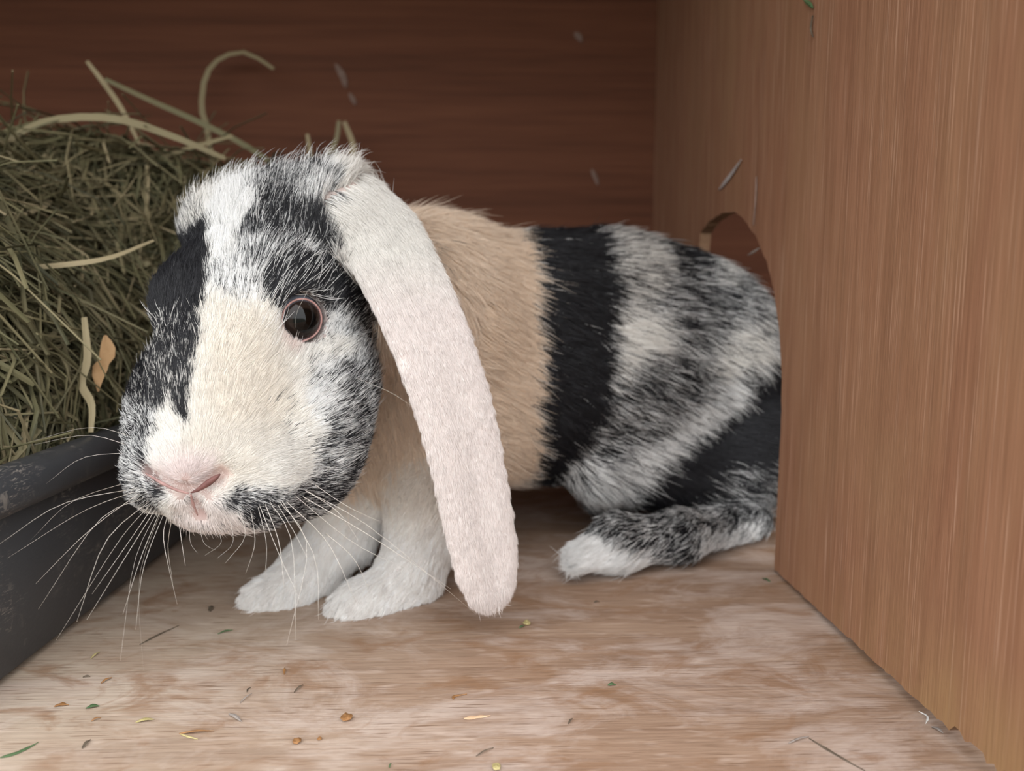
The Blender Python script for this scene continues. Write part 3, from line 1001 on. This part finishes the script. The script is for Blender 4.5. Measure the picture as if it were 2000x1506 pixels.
# whiskers: root pixel, root depth, a mid and an end point (pixel, depth)
M_whisk = plain_mat('whisker', (.36, .32, .27), (.62, .58, .53), 90, .35, .5)
M_whisk2 = plain_mat('dark_whisker', (.14, .12, .10), (.34, .29, .24), 90, .35, .5)
WH = [  # far side (towards the tray)
    (262, 955, .214, 120, 985, .205, 0, 1062, .20), (275, 975, .213, 190, 1020, .205, 75, 1190, .20), (285, 985, .212, 205, 1060, .20, 150, 1215, .195),
    (290, 990, .212, 230, 1060, .205, 110, 1250, .20), (300, 1000, .212, 250, 1080, .20, 170, 1210, .195), (310, 1005, .213, 275, 1090, .202, 240, 1200, .195),
    (318, 1008, .213, 280, 1110, .20, 265, 1230, .195), (270, 965, .214, 170, 1040, .21, 70, 1140, .208), (258, 940, .216, 140, 980, .22, 60, 1055, .225),
    (250, 870, .220, 170, 850, .225, 60, 870, .23), (248, 850, .222, 170, 835, .23, 40, 868, .24), (246, 885, .22, 160, 895, .225, 90, 945, .23),
    (325, 1015, .213, 320, 1060, .205, 346, 1180, .20), (335, 1018, .213, 328, 1070, .205, 338, 1140, .20), (265, 960, .214, 160, 1000, .21, 15, 1090, .21),
    (295, 995, .212, 240, 1075, .205, 180, 1160, .20), (350, 1022, .213, 355, 1060, .207, 362, 1105, .203), (305, 1003, .212, 262, 1100, .204, 235, 1290, .19),
    (312, 1006, .212, 272, 1130, .20, 280, 1310, .19),
    # near side
    (520, 990, .209, 545, 1060, .20, 555, 1150, .195), (530, 985, .209, 570, 1060, .20, 578, 1250, .19), (550, 985, .209, 600, 1070, .20, 560, 1260, .19),
    (565, 985, .210, 640, 1060, .203, 695, 1175, .20), (585, 975, .211, 690, 1060, .205, 790, 1110, .205), (600, 975, .211, 720, 1045, .208, 880, 1150, .21),
    (610, 965, .212, 730, 1035, .21, 930, 1200, .215), (505, 995, .209, 520, 1060, .20, 518, 1130, .195), (490, 1000, .209, 498, 1060, .20, 480, 1120, .197),
    (545, 990, .209, 575, 1040, .203, 610, 1110, .20), (640, 1045, .22, 690, 1090, .218, 720, 1150, .215), (470, 1005, .209, 478, 1050, .203, 440, 1100, .20),
    (555, 985, .209, 615, 1090, .20, 622, 1210, .195), (510, 995, .209, 548, 1090, .20, 590, 1180, .19), (620, 950, .213, 680, 990, .212, 745, 1020, .212),
    (600, 960, .212, 660, 1000, .21, 700, 1055, .21), (420, 1025, .213, 432, 1060, .207, 400, 1085, .203), (390, 1028, .213, 398, 1060, .208, 420, 1075, .205),
    (370, 1028, .213, 372, 1060, .208, 385, 1080, .205), (448, 1012, .211, 455, 1060, .205, 425, 1090, .20),
    # brow and cheek bristles
    (600, 570, .232, 580, 610, .226, 578, 640, .222), (700, 740, .236, 760, 765, .23, 800, 790, .226), (470, 790, .214, 480, 800, .209, 488, 845, .207),
    (358, 830, .210, 357, 850, .207, 357, 885, .206)]


def build_whisker(w, r0, mat):
    a = P(*w[0:3]); b = P(*w[3:6]); c = P(*w[6:9])
    root = a + (P(w[0], w[1], w[2] + .006) - a)
    pts = curve_pts([root, a, b, c], 12)
    V, F = tube(pts, np.linspace(r0, r0 * .25, 12), 5)
    o = mesh_obj('whisker', V, F, mat)
    child(o)
    return o


for i_, w_ in enumerate(WH):
    thin = i_ in (17, 18, 40, 41, 42, 43) or i_ >= 35
    build_whisker(w_, .00006 if thin else .00012 * random.uniform(.75, 1.2), M_whisk2 if i_ in (13, 18, 41, 42, 43) else M_whisk)

# ------------------------------------------------------------------ litter tray
def plastic_mat():
    m, n, l, b = new_mat('grey_plastic')
    v = mapping(n, l, (1, 1, 1))
    c = ramp(n, l, noise(n, l, v, 9, 5), [(.3, (.030, .031, .034)), (.7, (.044, .046, .050))])
    # chalky scratches and dust
    s1 = ramp(n, l, noise(n, l, mapping(n, l, (90, 300, 1500), rot=(.5, .3, .2)), 1.0, 3, .6, .5), [(.57, 0.0), (.66, .8)])
    s2 = ramp(n, l, noise(n, l, mapping(n, l, (1500, 260, 160), rot=(.9, .1, .4)), 1.0, 3, .6, .5), [(.58, 0.0), (.67, .7)])
    msk = ramp(n, l, noise(n, l, v, 26, 5, .6), [(.48, 0.0), (.62, 1.0)])
    a = n.new('ShaderNodeMath'); a.operation = 'MAXIMUM'; l.new(s1, a.inputs[0]); l.new(s2, a.inputs[1])
    mu = n.new('ShaderNodeMath'); mu.operation = 'MULTIPLY'; l.new(a.outputs[0], mu.inputs[0]); l.new(msk, mu.inputs[1])
    c = mixc(n, l, mu.outputs[0], c, (.20, .18, .16))
    l.new(c, b.inputs['Base Color'])
    l.new(ramp(n, l, noise(n, l, v, 30, 5), [(.3, .34), (.7, .52)]), b.inputs['Roughness'])
    bump(n, l, noise(n, l, v, 700, 2), .12, .0004, b)
    return m


def sweep_rect(x0, x1, y0, y1, rc, prof, closed_bottom=False):
    """profile (outset, z) carried round a rounded rectangle"""
    V, F = [], []
    ring = []
    for cx, cy, a0 in ((x1 - rc, y1 - rc, 0), (x0 + rc, y1 - rc, 90), (x0 + rc, y0 + rc, 180), (x1 - rc, y0 + rc, 270)):
        for k in range(9):
            a = R(a0 + 90 * k / 8); ring.append((cx, cy, math.cos(a), math.sin(a)))
    n = len(ring)
    for off, z in prof:
        for cx, cy, ca_, sa in ring: V.append((cx + (rc + off) * ca_, cy + (rc + off) * sa, z))
    for j in range(len(prof) - 1):
        for i in range(n): F.append((j * n + i, j * n + (i + 1) % n, (j + 1) * n + (i + 1) % n, (j + 1) * n + i))
    if closed_bottom:
        F.append(tuple(range(n - 1, -1, -1))); F.append(tuple((len(prof) - 1) * n + i for i in range(n)))
    return V, F


M_tray = plastic_mat()
TX = -.1505
tray = bpy.data.objects.new('litter_tray', None); COL.objects.link(tray)
tray.location = (-.33, .365, 0)
tag(tray, 'scuffed dark grey plastic tray heaped with hay along the back wall', 'tray')
ox, oy = .33, -.365
V_, F_ = sweep_rect(-.52 + ox, TX + ox, .185 + oy, .545 + oy, .028,
                    [(-.010, .0005), (-.004, .0005), (-.001, .003), (.0035, .058), (.0018, .0605), (-.0020, .0605), (-.0070, .006), (-.012, .0035)], True)
o_ = mesh_obj('basin', V_, F_, M_tray, tray)
V_, F_ = sweep_rect(-.52 + ox, TX + ox, .185 + oy, .545 + oy, .028,
                    [(.0022, .0580), (.0060, .0555), (.0085, .0560), (.0100, .0590), (.0098, .0635), (.0078, .0672), (.0040, .0690), (.0000, .0688), (-.0030, .0665), (-.0040, .0630), (-.0024, .0600), (.0022, .0580)])
mesh_obj('rim', V_, F_, M_tray, tray)


# ------------------------------------------------------------------ hay
def hay_mat(name, a, b_, c_, per_object=False):
    m, n, l, b = new_mat(name)
    at = n.new('ShaderNodeAttribute'); at.attribute_name = 'tint'
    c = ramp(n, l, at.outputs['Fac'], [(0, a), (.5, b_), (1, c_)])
    c = mixc(n, l, ramp(n, l, noise(n, l, mapping(n, l, (40, 40, 40)), 1.0, 4), [(.4, 0.0), (.7, .35)]), c, (.22, .17, .09))
    l.new(c, b.inputs['Base Color'])
    b.inputs['Roughness'].default_value = .65
    b.inputs['Specular IOR Level'].default_value = .25
    return m


M_hay = hay_mat('hay', (.040, .040, .021), (.130, .122, .062), (.33, .27, .16))


def tint(o, vals):
    at = o.data.attributes.new('tint', 'FLOAT', 'POINT')
    at.data.foreach_set('value', np.asarray(vals, np.float32))


def mound(x, y):
    """top of the hay heap"""
    sp = min(1, max(0, (y - .385) / .06))
    e_ = max(0.0, TX - .004 + .060 * sp - x)
    if e_ <= 0: return .012
    z = .058 + .150 * (1 - math.exp(-e_ / (.055 - .033 * sp))) - .016 * sp
    z *= min(1, max(0, (y - .16) / .10)) ** .6
    z *= 1 - .15 * min(1, max(0, (y - .48) / .08))
    return z * (1 + .05 * math.sin(x * 41 + 1) * math.cos(y * 37))


def inside(p):
    """keep stems out of the tray wall and the boards round it"""
    if p[2] < .072:
        p[0] = min(p[0], TX - .008); p[1] = max(p[1], .198)
    p[1] = min(p[1], BY - .004)
    p[2] = max(p[2], .006)
    return p


hr = random.Random(8)


def hay_path(x, y, lift, L, az, bend, up, n):
    z = mound(x, y) + lift
    p = np.array([x, y, float(z)])
    d = np.array([math.cos(az), math.sin(az), up])
    s = np.array([-math.sin(az), math.cos(az), 0])
    kink = hr.random() < .45
    kp = hr.uniform(.3, .7); kd = hr.uniform(-.9, .9)
    out = []
    for i in range(n):
        t = i / (n - 1) - .5
        q = p + d * t * L + s * bend * L * (t * t - .08) + np.array([0, 0, -abs(bend) * .5 * L * (t * t * 2 - .15)])
        if kink and t + .5 > kp: q = q + (s * kd + np.array([0, 0, kd * .5])) * (t + .5 - kp) * L
        # follow the heap when far below or above it
        zz = mound(q[0], q[1])
        q[2] = q[2] * .55 + (zz + lift) * .45 if q[2] > zz - .03 else zz + lift * .3
        out.append(inside(q))
    return out


def add_blade(VV, FF, TT, pts, w, tn):
    n = len(pts)
    wd = [w * (.55 + .45 * math.sin(math.pi * min(1, .15 + i / (n - 1)))) for i in range(n)]
    v, f = blade(pts, wd, np.array([hr.gauss(0, .6), hr.gauss(0, .6) - .4, 1.0]))
    b0 = len(VV)
    VV += v; FF += [tuple(b0 + k for k in q) for q in f]; TT += [tn] * len(v)


# the mass nobody could count, over a dark matted core
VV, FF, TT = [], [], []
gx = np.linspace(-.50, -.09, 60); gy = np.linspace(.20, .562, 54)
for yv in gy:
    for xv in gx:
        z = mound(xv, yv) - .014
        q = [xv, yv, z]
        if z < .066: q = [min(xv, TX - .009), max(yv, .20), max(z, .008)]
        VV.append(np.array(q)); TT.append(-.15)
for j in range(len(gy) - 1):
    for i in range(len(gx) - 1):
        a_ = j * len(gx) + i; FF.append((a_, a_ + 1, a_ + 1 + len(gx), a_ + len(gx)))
for k in range(5200):
    y = hr.uniform(.205, .55); x = hr.uniform(-.46, TX + (.05 if y > .44 else -.004))
    if hr.random() < .45: x = TX - .003 - abs(hr.gauss(0, .06))
    L = hr.uniform(.03, .13)
    az = hr.uniform(0, 2 * math.pi) if hr.random() < .4 else math.pi / 2 + hr.gauss(0, .4)
    pts = hay_path(x, y, hr.uniform(-.014, .010), L, az, hr.gauss(0, .75), hr.gauss(0, .6), 7)
    add_blade(VV, FF, TT, pts, hr.choice((.0007, .0010, .0014, .0020)) * hr.uniform(.8, 1.3), min(1, max(0, hr.gauss(.42, .28))))
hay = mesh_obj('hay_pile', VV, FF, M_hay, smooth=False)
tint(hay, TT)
tag(hay, 'tangled heap of dried green-brown hay filling the grey tray', 'hay', kind='stuff')


def lone(name, V, F, tn, label, cat, group=None, mat=None):
    """a single stem or scrap with its own origin at its lowest point"""
    V = np.array(V); o0 = V[V[:, 2].argmin()].copy()
    o = mesh_obj(name, V - o0, F, mat or M_hay, smooth=False)
    o.location = o0
    if mat is None: tint(o, [tn] * len(V))
    return tag(o, label, cat, group)


# stems that stand out on top of the heap
for k in range(150):
    y = hr.uniform(.225, .53); x = hr.uniform(-.40, TX + (.045 if y > .45 else -.006))
    if hr.random() < .5: x = TX - .006 - abs(hr.gauss(0, .07))
    pts = hay_path(x, y, hr.uniform(.004, .011), hr.uniform(.05, .085), hr.uniform(0, 2 * math.pi) if hr.random() < .35 else math.pi / 2 + hr.gauss(0, .45), hr.gauss(0, .7), hr.gauss(0, .4), 10)
    VV, FF, TT = [], [], []
    wd_ = hr.choice((.0014, .0018, .0030, .0036)); tn_ = hr.choice((.25, .5, .75, 1.0))
    add_blade(VV, FF, TT, pts, wd_, 0)
    look = {.25: 'dark olive', .5: 'dull green', .75: 'pale green-brown', 1.0: 'straw-coloured'}[tn_]
    form = 'thin' if wd_ < .002 else 'broad'
    lone('hay_stalk', VV, FF, tn_, f'{form} {look} hay stalk lying loose on the heap in the tray', 'hay stalk', f'{form} {look} stalks on the hay heap')


def stem(px, w, tn, label, name='hay_stalk', n=14, side=(0, -1, .3), taper=.5):
    pts = curve_pts([P(*q) for q in px], n)
    wd = [w * (taper + (1 - taper) * math.sin(math.pi * min(1, .12 + .85 * i / (n - 1)))) for i in range(n)]
    v, f = blade(pts, wd, np.cross(np.array(side, float), pts[-1] - pts[0]) if False else np.array(side, float))
    return lone(name, v, f, tn, label, 'hay stalk')


stem([(0, 285, .395), (90, 238, .40), (220, 232, .405), (340, 268, .415), (440, 310, .425)], .0042, .75, 'long pale green hay blade arching across the top of the heap')
stem([(205, 155, .47), (290, 195, .475), (380, 235, .48), (480, 285, .480), (545, 335, .478), (580, 400, .47)], .0036, .55, 'straight yellow-green stalk slanting down over the top of the heap')
stem([(170, 120, .48), (205, 165, .478), (245, 225, .470), (285, 310, .455)], .0030, .95, 'short brown stalk poking up from the heap against the back wall')
stem([(425, 480, .50), (416, 330, .525), (403, 245, .54), (394, 210, .545), (402, 150, .55), (430, 115, .552), (480, 103, .55), (535, 135, .545)], .0040, .8, 'thin hay stem looped like a crook above the heap')
stem([(600, 262, .53), (606, 300, .528), (610, 350, .525), (606, 430, .520), (600, 515, .512)], .0034, .95, 'short upright straw standing behind the crown of the head')
stem([(662, 236, .535), (655, 280, .533), (630, 315, .53), (600, 345, .528), (560, 400, .515), (530, 450, .50)], .0036, .7, 'pale stalk leaning towards the heap behind the ear root')
stem([(672, 238, .54), (690, 285, .538), (684, 320, .536), (668, 365, .533), (640, 440, .525), (615, 505, .515)], .0046, 1.0, 'broad whitish straw bent at the middle beside the back wall')
stem([(650, 280, .535), (660, 330, .532), (668, 375, .53), (650, 440, .525), (625, 510, .515)], .0036, .75, 'straight straw crossing the bent straw behind the ear root')
stem([(0, 525, .30), (100, 520, .302), (210, 505, .31), (300, 470, .325)], .0022, .95, 'pinkish brown twig-like stalk lying level across the heap')
stem([(95, 350, .40), (90, 395, .398), (140, 430, .395), (210, 470, .39), (290, 520, .385)], .0040, .7, 'kinked pale green stalk bending down the side of the heap')
stem([(165, 620, .29), (172, 700, .287), (160, 750, .284), (180, 790, .28), (178, 845, .276)], .0032, .95, 'pale straw hanging down over the tray rim')
# dry leaf
lp = curve_pts([P(205, 655, .292), P(212, 690, .291), P(195, 725, .289), P(192, 765, .287)], 9)
v_, f_ = blade(lp, [.001, .004, .0058, .0062, .0045, .0060, .0048, .0025, .0008], np.array([0., -1, .35]), .2)
lone('dry_leaf', v_, f_, 0, 'curled tan dry leaf caught in the hay above the tray rim', 'leaf', mat=plain_mat('dry_leaf', (.28, .16, .07), (.42, .26, .13), 160))

# ------------------------------------------------------------------ scraps on the boards
M_green = plain_mat('leaf_green', (.045, .085, .035), (.085, .14, .06), 300, .6)
M_brown = plain_mat('seed_brown', (.17, .080, .028), (.33, .165, .062), 300, .6)
M_straw = plain_mat('straw_scrap', (.30, .25, .10), (.46, .39, .19), 300, .6)
M_dark = plain_mat('dark_scrap', (.06, .045, .03), (.13, .10, .07), 300, .7)
M_chip = plain_mat('wood_chip', (.50, .32, .19), (.62, .43, .28), 200, .7)
M_grey = plain_mat('grey_scrap', (.20, .17, .15), (.32, .28, .25), 300, .7)
M_fleck = plain_mat('pale_fleck', (.14, .09, .07), (.22, .15, .12), 200, .8)
M_wisp = plain_mat('pale_wisp', (.34, .29, .27), (.46, .41, .39), 200, .8)
M_fluff = plain_mat('white_fluff', (.60, .58, .54), (.75, .73, .70), 200, .8)


def flake(pts, w, mat, name, label, cat, h=.0005):
    """a leaf flake or sliver on the floor: pixel points along its length, width in px"""
    ctrl = [fl(u, v, h) for u, v in pts]
    if len(ctrl) == 2: ctrl = [ctrl[0], (ctrl[0] + ctrl[1]) / 2 + np.array([0, 0, .0005]), ctrl[1]]
    c = curve_pts(ctrl, 7)
    w = w / FPX * float(np.mean([q[1] for q in ctrl]))
    jr = random.Random(int(pts[0][0]))
    wd = [w * x * jr.uniform(.75, 1.25) for x in (.25, .8, 1.05, 1, .9, .6, .12)]
    v, f = blade(c, wd, np.array([.1, -.2, 1.0]), .12, .00010)
    v = np.array(v); v[:, 2] = np.maximum(v[:, 2], .0001)
    v[:, 2] -= v[:, 2].min() - .0001
    return lone(name, v, f, 0, label, cat, mat=mat)


def crumb(u, v, r, mat, name, label, cat):
    c = fl(u, v, 0)
    r = r / FPX * c[1]
    bm = bmesh.new(); bmesh.ops.create_icosphere(bm, subdivisions=2, radius=1)
    q = random.Random(int(u * 7 + v))
    for k in bm.verts:
        j = 1 + q.uniform(-.22, .22)
        k.co = Vector((k.co.x * r * 1.15 * j, k.co.y * r * 1.3 * j, (k.co.z + .9) * r * .55 * j))
    zmin = min(k.co.z for k in bm.verts)
    for k in bm.verts: k.co.z -= zmin
    me = bpy.data.meshes.new(name); bm.to_mesh(me); bm.free(); me.materials.append(mat)
    o = bpy.data.objects.new(name, me); COL.objects.link(o); o.location = (c[0], c[1], .0001)
    return tag(o, label, cat)


flake([(0, 1478), (35, 1468), (75, 1448)], 9, M_green, 'hay_scrap', 'long curved green hay blade lying flat on the boards', 'hay scrap')
flake([(167, 1382), (194, 1377)], 8, M_green, 'leaf_scrap', 'small bright green leaf flake on the boards near the tray', 'leaf scrap')
flake([(106, 1378), (134, 1375)], 8, M_brown, 'seed_husk', 'tan seed husk beside the small bright green leaf flake', 'husk')
flake([(160, 1460), (177, 1443)], 7, M_dark, 'leaf_scrap', 'dark green needle-like scrap lying between green blade and forked straw', 'leaf scrap')
flake([(265, 1409), (301, 1403)], 8, M_straw, 'hay_scrap', 'short flat yellow hay scrap on the boards', 'hay scrap')
flake([(350, 1431), (418, 1426)], 5, M_brown, 'hay_scrap', 'thin brown straw with a green sprig crossing it', 'hay scrap')
flake([(352, 1432), (368, 1437), (386, 1442)], 5, M_straw, 'leaf_scrap', 'greenish sprig lying across the thin brown straw', 'leaf scrap')
flake([(197, 1333), (218, 1322)], 6, M_brown, 'seed_husk', 'rust-brown husk sliver on the boards under the whiskers', 'husk')
flake([(162, 1321), (176, 1320)], 4, M_dark, 'bark_scrap', 'dark curled scrap next to the rust-brown husk sliver', 'scrap')
flake([(178, 1407), (197, 1400)], 4, M_brown, 'seed_husk', 'tiny reddish sliver in front of the green leaf flake', 'husk')
flake([(447, 1392), (472, 1408)], 8, M_grey, 'bark_scrap', 'grey fuzzy sliver lying alone on the pale boards', 'scrap')
flake([(468, 1372), (492, 1353)], 3, M_grey, 'hay_scrap', 'thin grey stem bit next to a hooked scrap', 'hay scrap')
flake([(482, 1350), (484, 1344), (490, 1341)], 3, M_dark, 'bark_scrap', 'tiny hooked dark scrap beside the thin grey stem bit', 'scrap')
flake([(574, 1351), (592, 1336)], 4, M_dark, 'bark_scrap', 'small dark slanting sliver in front of the near paw', 'scrap')
flake([(555, 1316), (556, 1302)], 5, M_brown, 'seed_husk', 'small upright brown sliver on the boards before the far paw', 'husk')
flake([(272, 1258), (310, 1238), (350, 1220)], 5, M_dark, 'straw_piece', 'long dark brown stem lying beside the tray', 'stem')
flake([(425, 1237), (455, 1229)], 5, M_green, 'leaf_scrap', 'dull green sliver just before the far paw', 'leaf scrap')
flake([(177, 1285), (195, 1272)], 4, M_straw, 'hay_scrap', 'pale olive stem bit at the foot of the tray', 'hay scrap')
flake([(410, 1193), (413, 1182)], 9, M_dark, 'dropping', 'dark blunt scrap on the boards behind the whiskers', 'scrap')
crumb(677, 1406, 10, M_brown, 'food_crumb', 'amber crumb on the boards straight before the near paw', 'crumb')
crumb(580, 1451, 7, M_brown, 'food_crumb', 'small amber crumb beside a stained patch of board', 'crumb')
crumb(624, 1445, 4, M_brown, 'food_crumb', 'tiniest amber crumb, next to the small amber crumb', 'crumb')
crumb(1029, 1220, 7, M_straw, 'food_crumb', 'yellow crumb with a green speck below the hanging ear', 'crumb')
flake([(1014, 1225), (1024, 1222)], 5, M_green, 'leaf_scrap', 'green speck touching the yellow crumb', 'leaf scrap')
flake([(885, 1364), (888, 1358), (912, 1354)], 6, M_brown, 'seed_husk', 'bent orange husk lying behind the wood splinter', 'husk')
flake([(906, 1402), (930, 1399), (958, 1396)], 9, M_chip, 'wood_splinter', 'pale fresh wood splinter lying on the boards', 'splinter')
flake([(930, 1475), (964, 1459)], 3, M_dark, 'straw_piece', 'thin dark stem forking on the boards before the splinter', 'stem')
flake([(1187, 1337), (1203, 1336)], 7, M_green, 'leaf_scrap', 'pale green leaf speck alone on the middle boards', 'leaf scrap')
flake([(1110, 1412), (1118, 1402)], 4, M_dark, 'bark_scrap', 'little dark curl on the boards beyond the splinter', 'scrap')
flake([(1489, 1128), (1505, 1136)], 8, M_green, 'leaf_scrap', 'green scrap at the foot of the partition by the hole', 'leaf scrap')
flake([(1540, 1450), (1580, 1437)], 5, M_grey, 'straw_piece', 'short straw piece, upper half of the broken stem', 'stem')
flake([(1580, 1440), (1630, 1470), (1690, 1504)], 6, M_dark, 'straw_piece', 'long brown stem lying along the boards beside the partition', 'stem')
crumb(970, 1502, 8, M_straw, 'food_crumb', 'golden crumb on the boards nearest the open front', 'crumb')
flake([(760, 1498), (764, 1490)], 4, M_green, 'leaf_scrap', 'tiny green speck near the golden crumb', 'leaf scrap')
flake([(1160, 1176), (1170, 1174)], 4, M_dark, 'leaf_scrap', 'tiny dark speck on the boards below the hind foot', 'leaf scrap')
flake([(1795, 1388), (1812, 1398), (1808, 1412)], 5, M_fluff, 'fluff_tuft', 'white frayed fibre tuft caught under the partition edge', 'fluff')
flake([(1820, 1418), (1842, 1430)], 10, M_grey, 'wood_splinter', 'flat grey sliver wedged below the partition next to the tuft', 'splinter')


def wall_scrap(pts, X, w, mat, name, label, cat, axis='x'):
    ctrl = [atX(u, v, X) if axis == 'x' else P(u, v, X) for u, v in pts]
    c = curve_pts(ctrl, 7)
    d = float(np.mean([q[1] for q in ctrl])); w = w / FPX * d
    v, f = blade(c, [w * x for x in (.3, .8, 1, 1, .9, .7, .2)], np.array([-1., -.4, 0]) if axis == 'x' else np.array([0, -1., 0]), .2, .0003)
    return lone(name, v, f, 0, label, cat, mat=mat)


wall_scrap([(1405, 370), (1425, 345), (1448, 312)], DX - .0008, 9, M_wisp, 'fluff_tuft', 'white wisp of fur stuck to the partition above the hole', 'fluff')
wall_scrap([(1478, 345), (1476, 390), (1472, 440)], DX - .0005, 4, M_fleck, 'wood_splinter', 'thin pale splinter raised on the partition beside the hole', 'splinter')
wall_scrap([(1570, 0), (1582, 8), (1588, 16)], DX - .0008, 8, M_green, 'leaf_scrap', 'dark green leaf bit stuck high on the partition', 'leaf scrap')
wall_scrap([(1588, 30), (1584, 55), (1588, 72)], DX - .0008, 4, M_dark, 'leaf_scrap', 'thin olive stem bit hanging below the stuck leaf bit', 'leaf scrap')
wall_scrap([(1462, 498), (1475, 490), (1484, 484)], DX - .0008, 5, M_grey, 'wood_splinter', 'frayed splinter sticking out of the hole edge', 'splinter')
wall_scrap([(1122, 64), (1130, 72), (1136, 82)], BY - .0008, 12, M_fleck, 'fluff_tuft', 'pale fleck stuck high on the back wall', 'fluff', 'y')
wall_scrap([(1155, 330), (1163, 348), (1168, 362)], BY - .0008, 8, M_fleck, 'fluff_tuft', 'faint pale streak of fluff low on the back wall', 'fluff', 'y')
wall_scrap([(655, 125), (670, 150), (675, 172)], BY - .0010, 12, M_fleck, 'hay_scrap', 'pale husk clinging to the back wall above the straws', 'hay scrap', 'y')
wall_scrap([(682, 182), (690, 195), (694, 205)], BY - .0010, 9, M_fleck, 'hay_scrap', 'smaller pale husk on the back wall below the other husk', 'hay scrap', 'y')
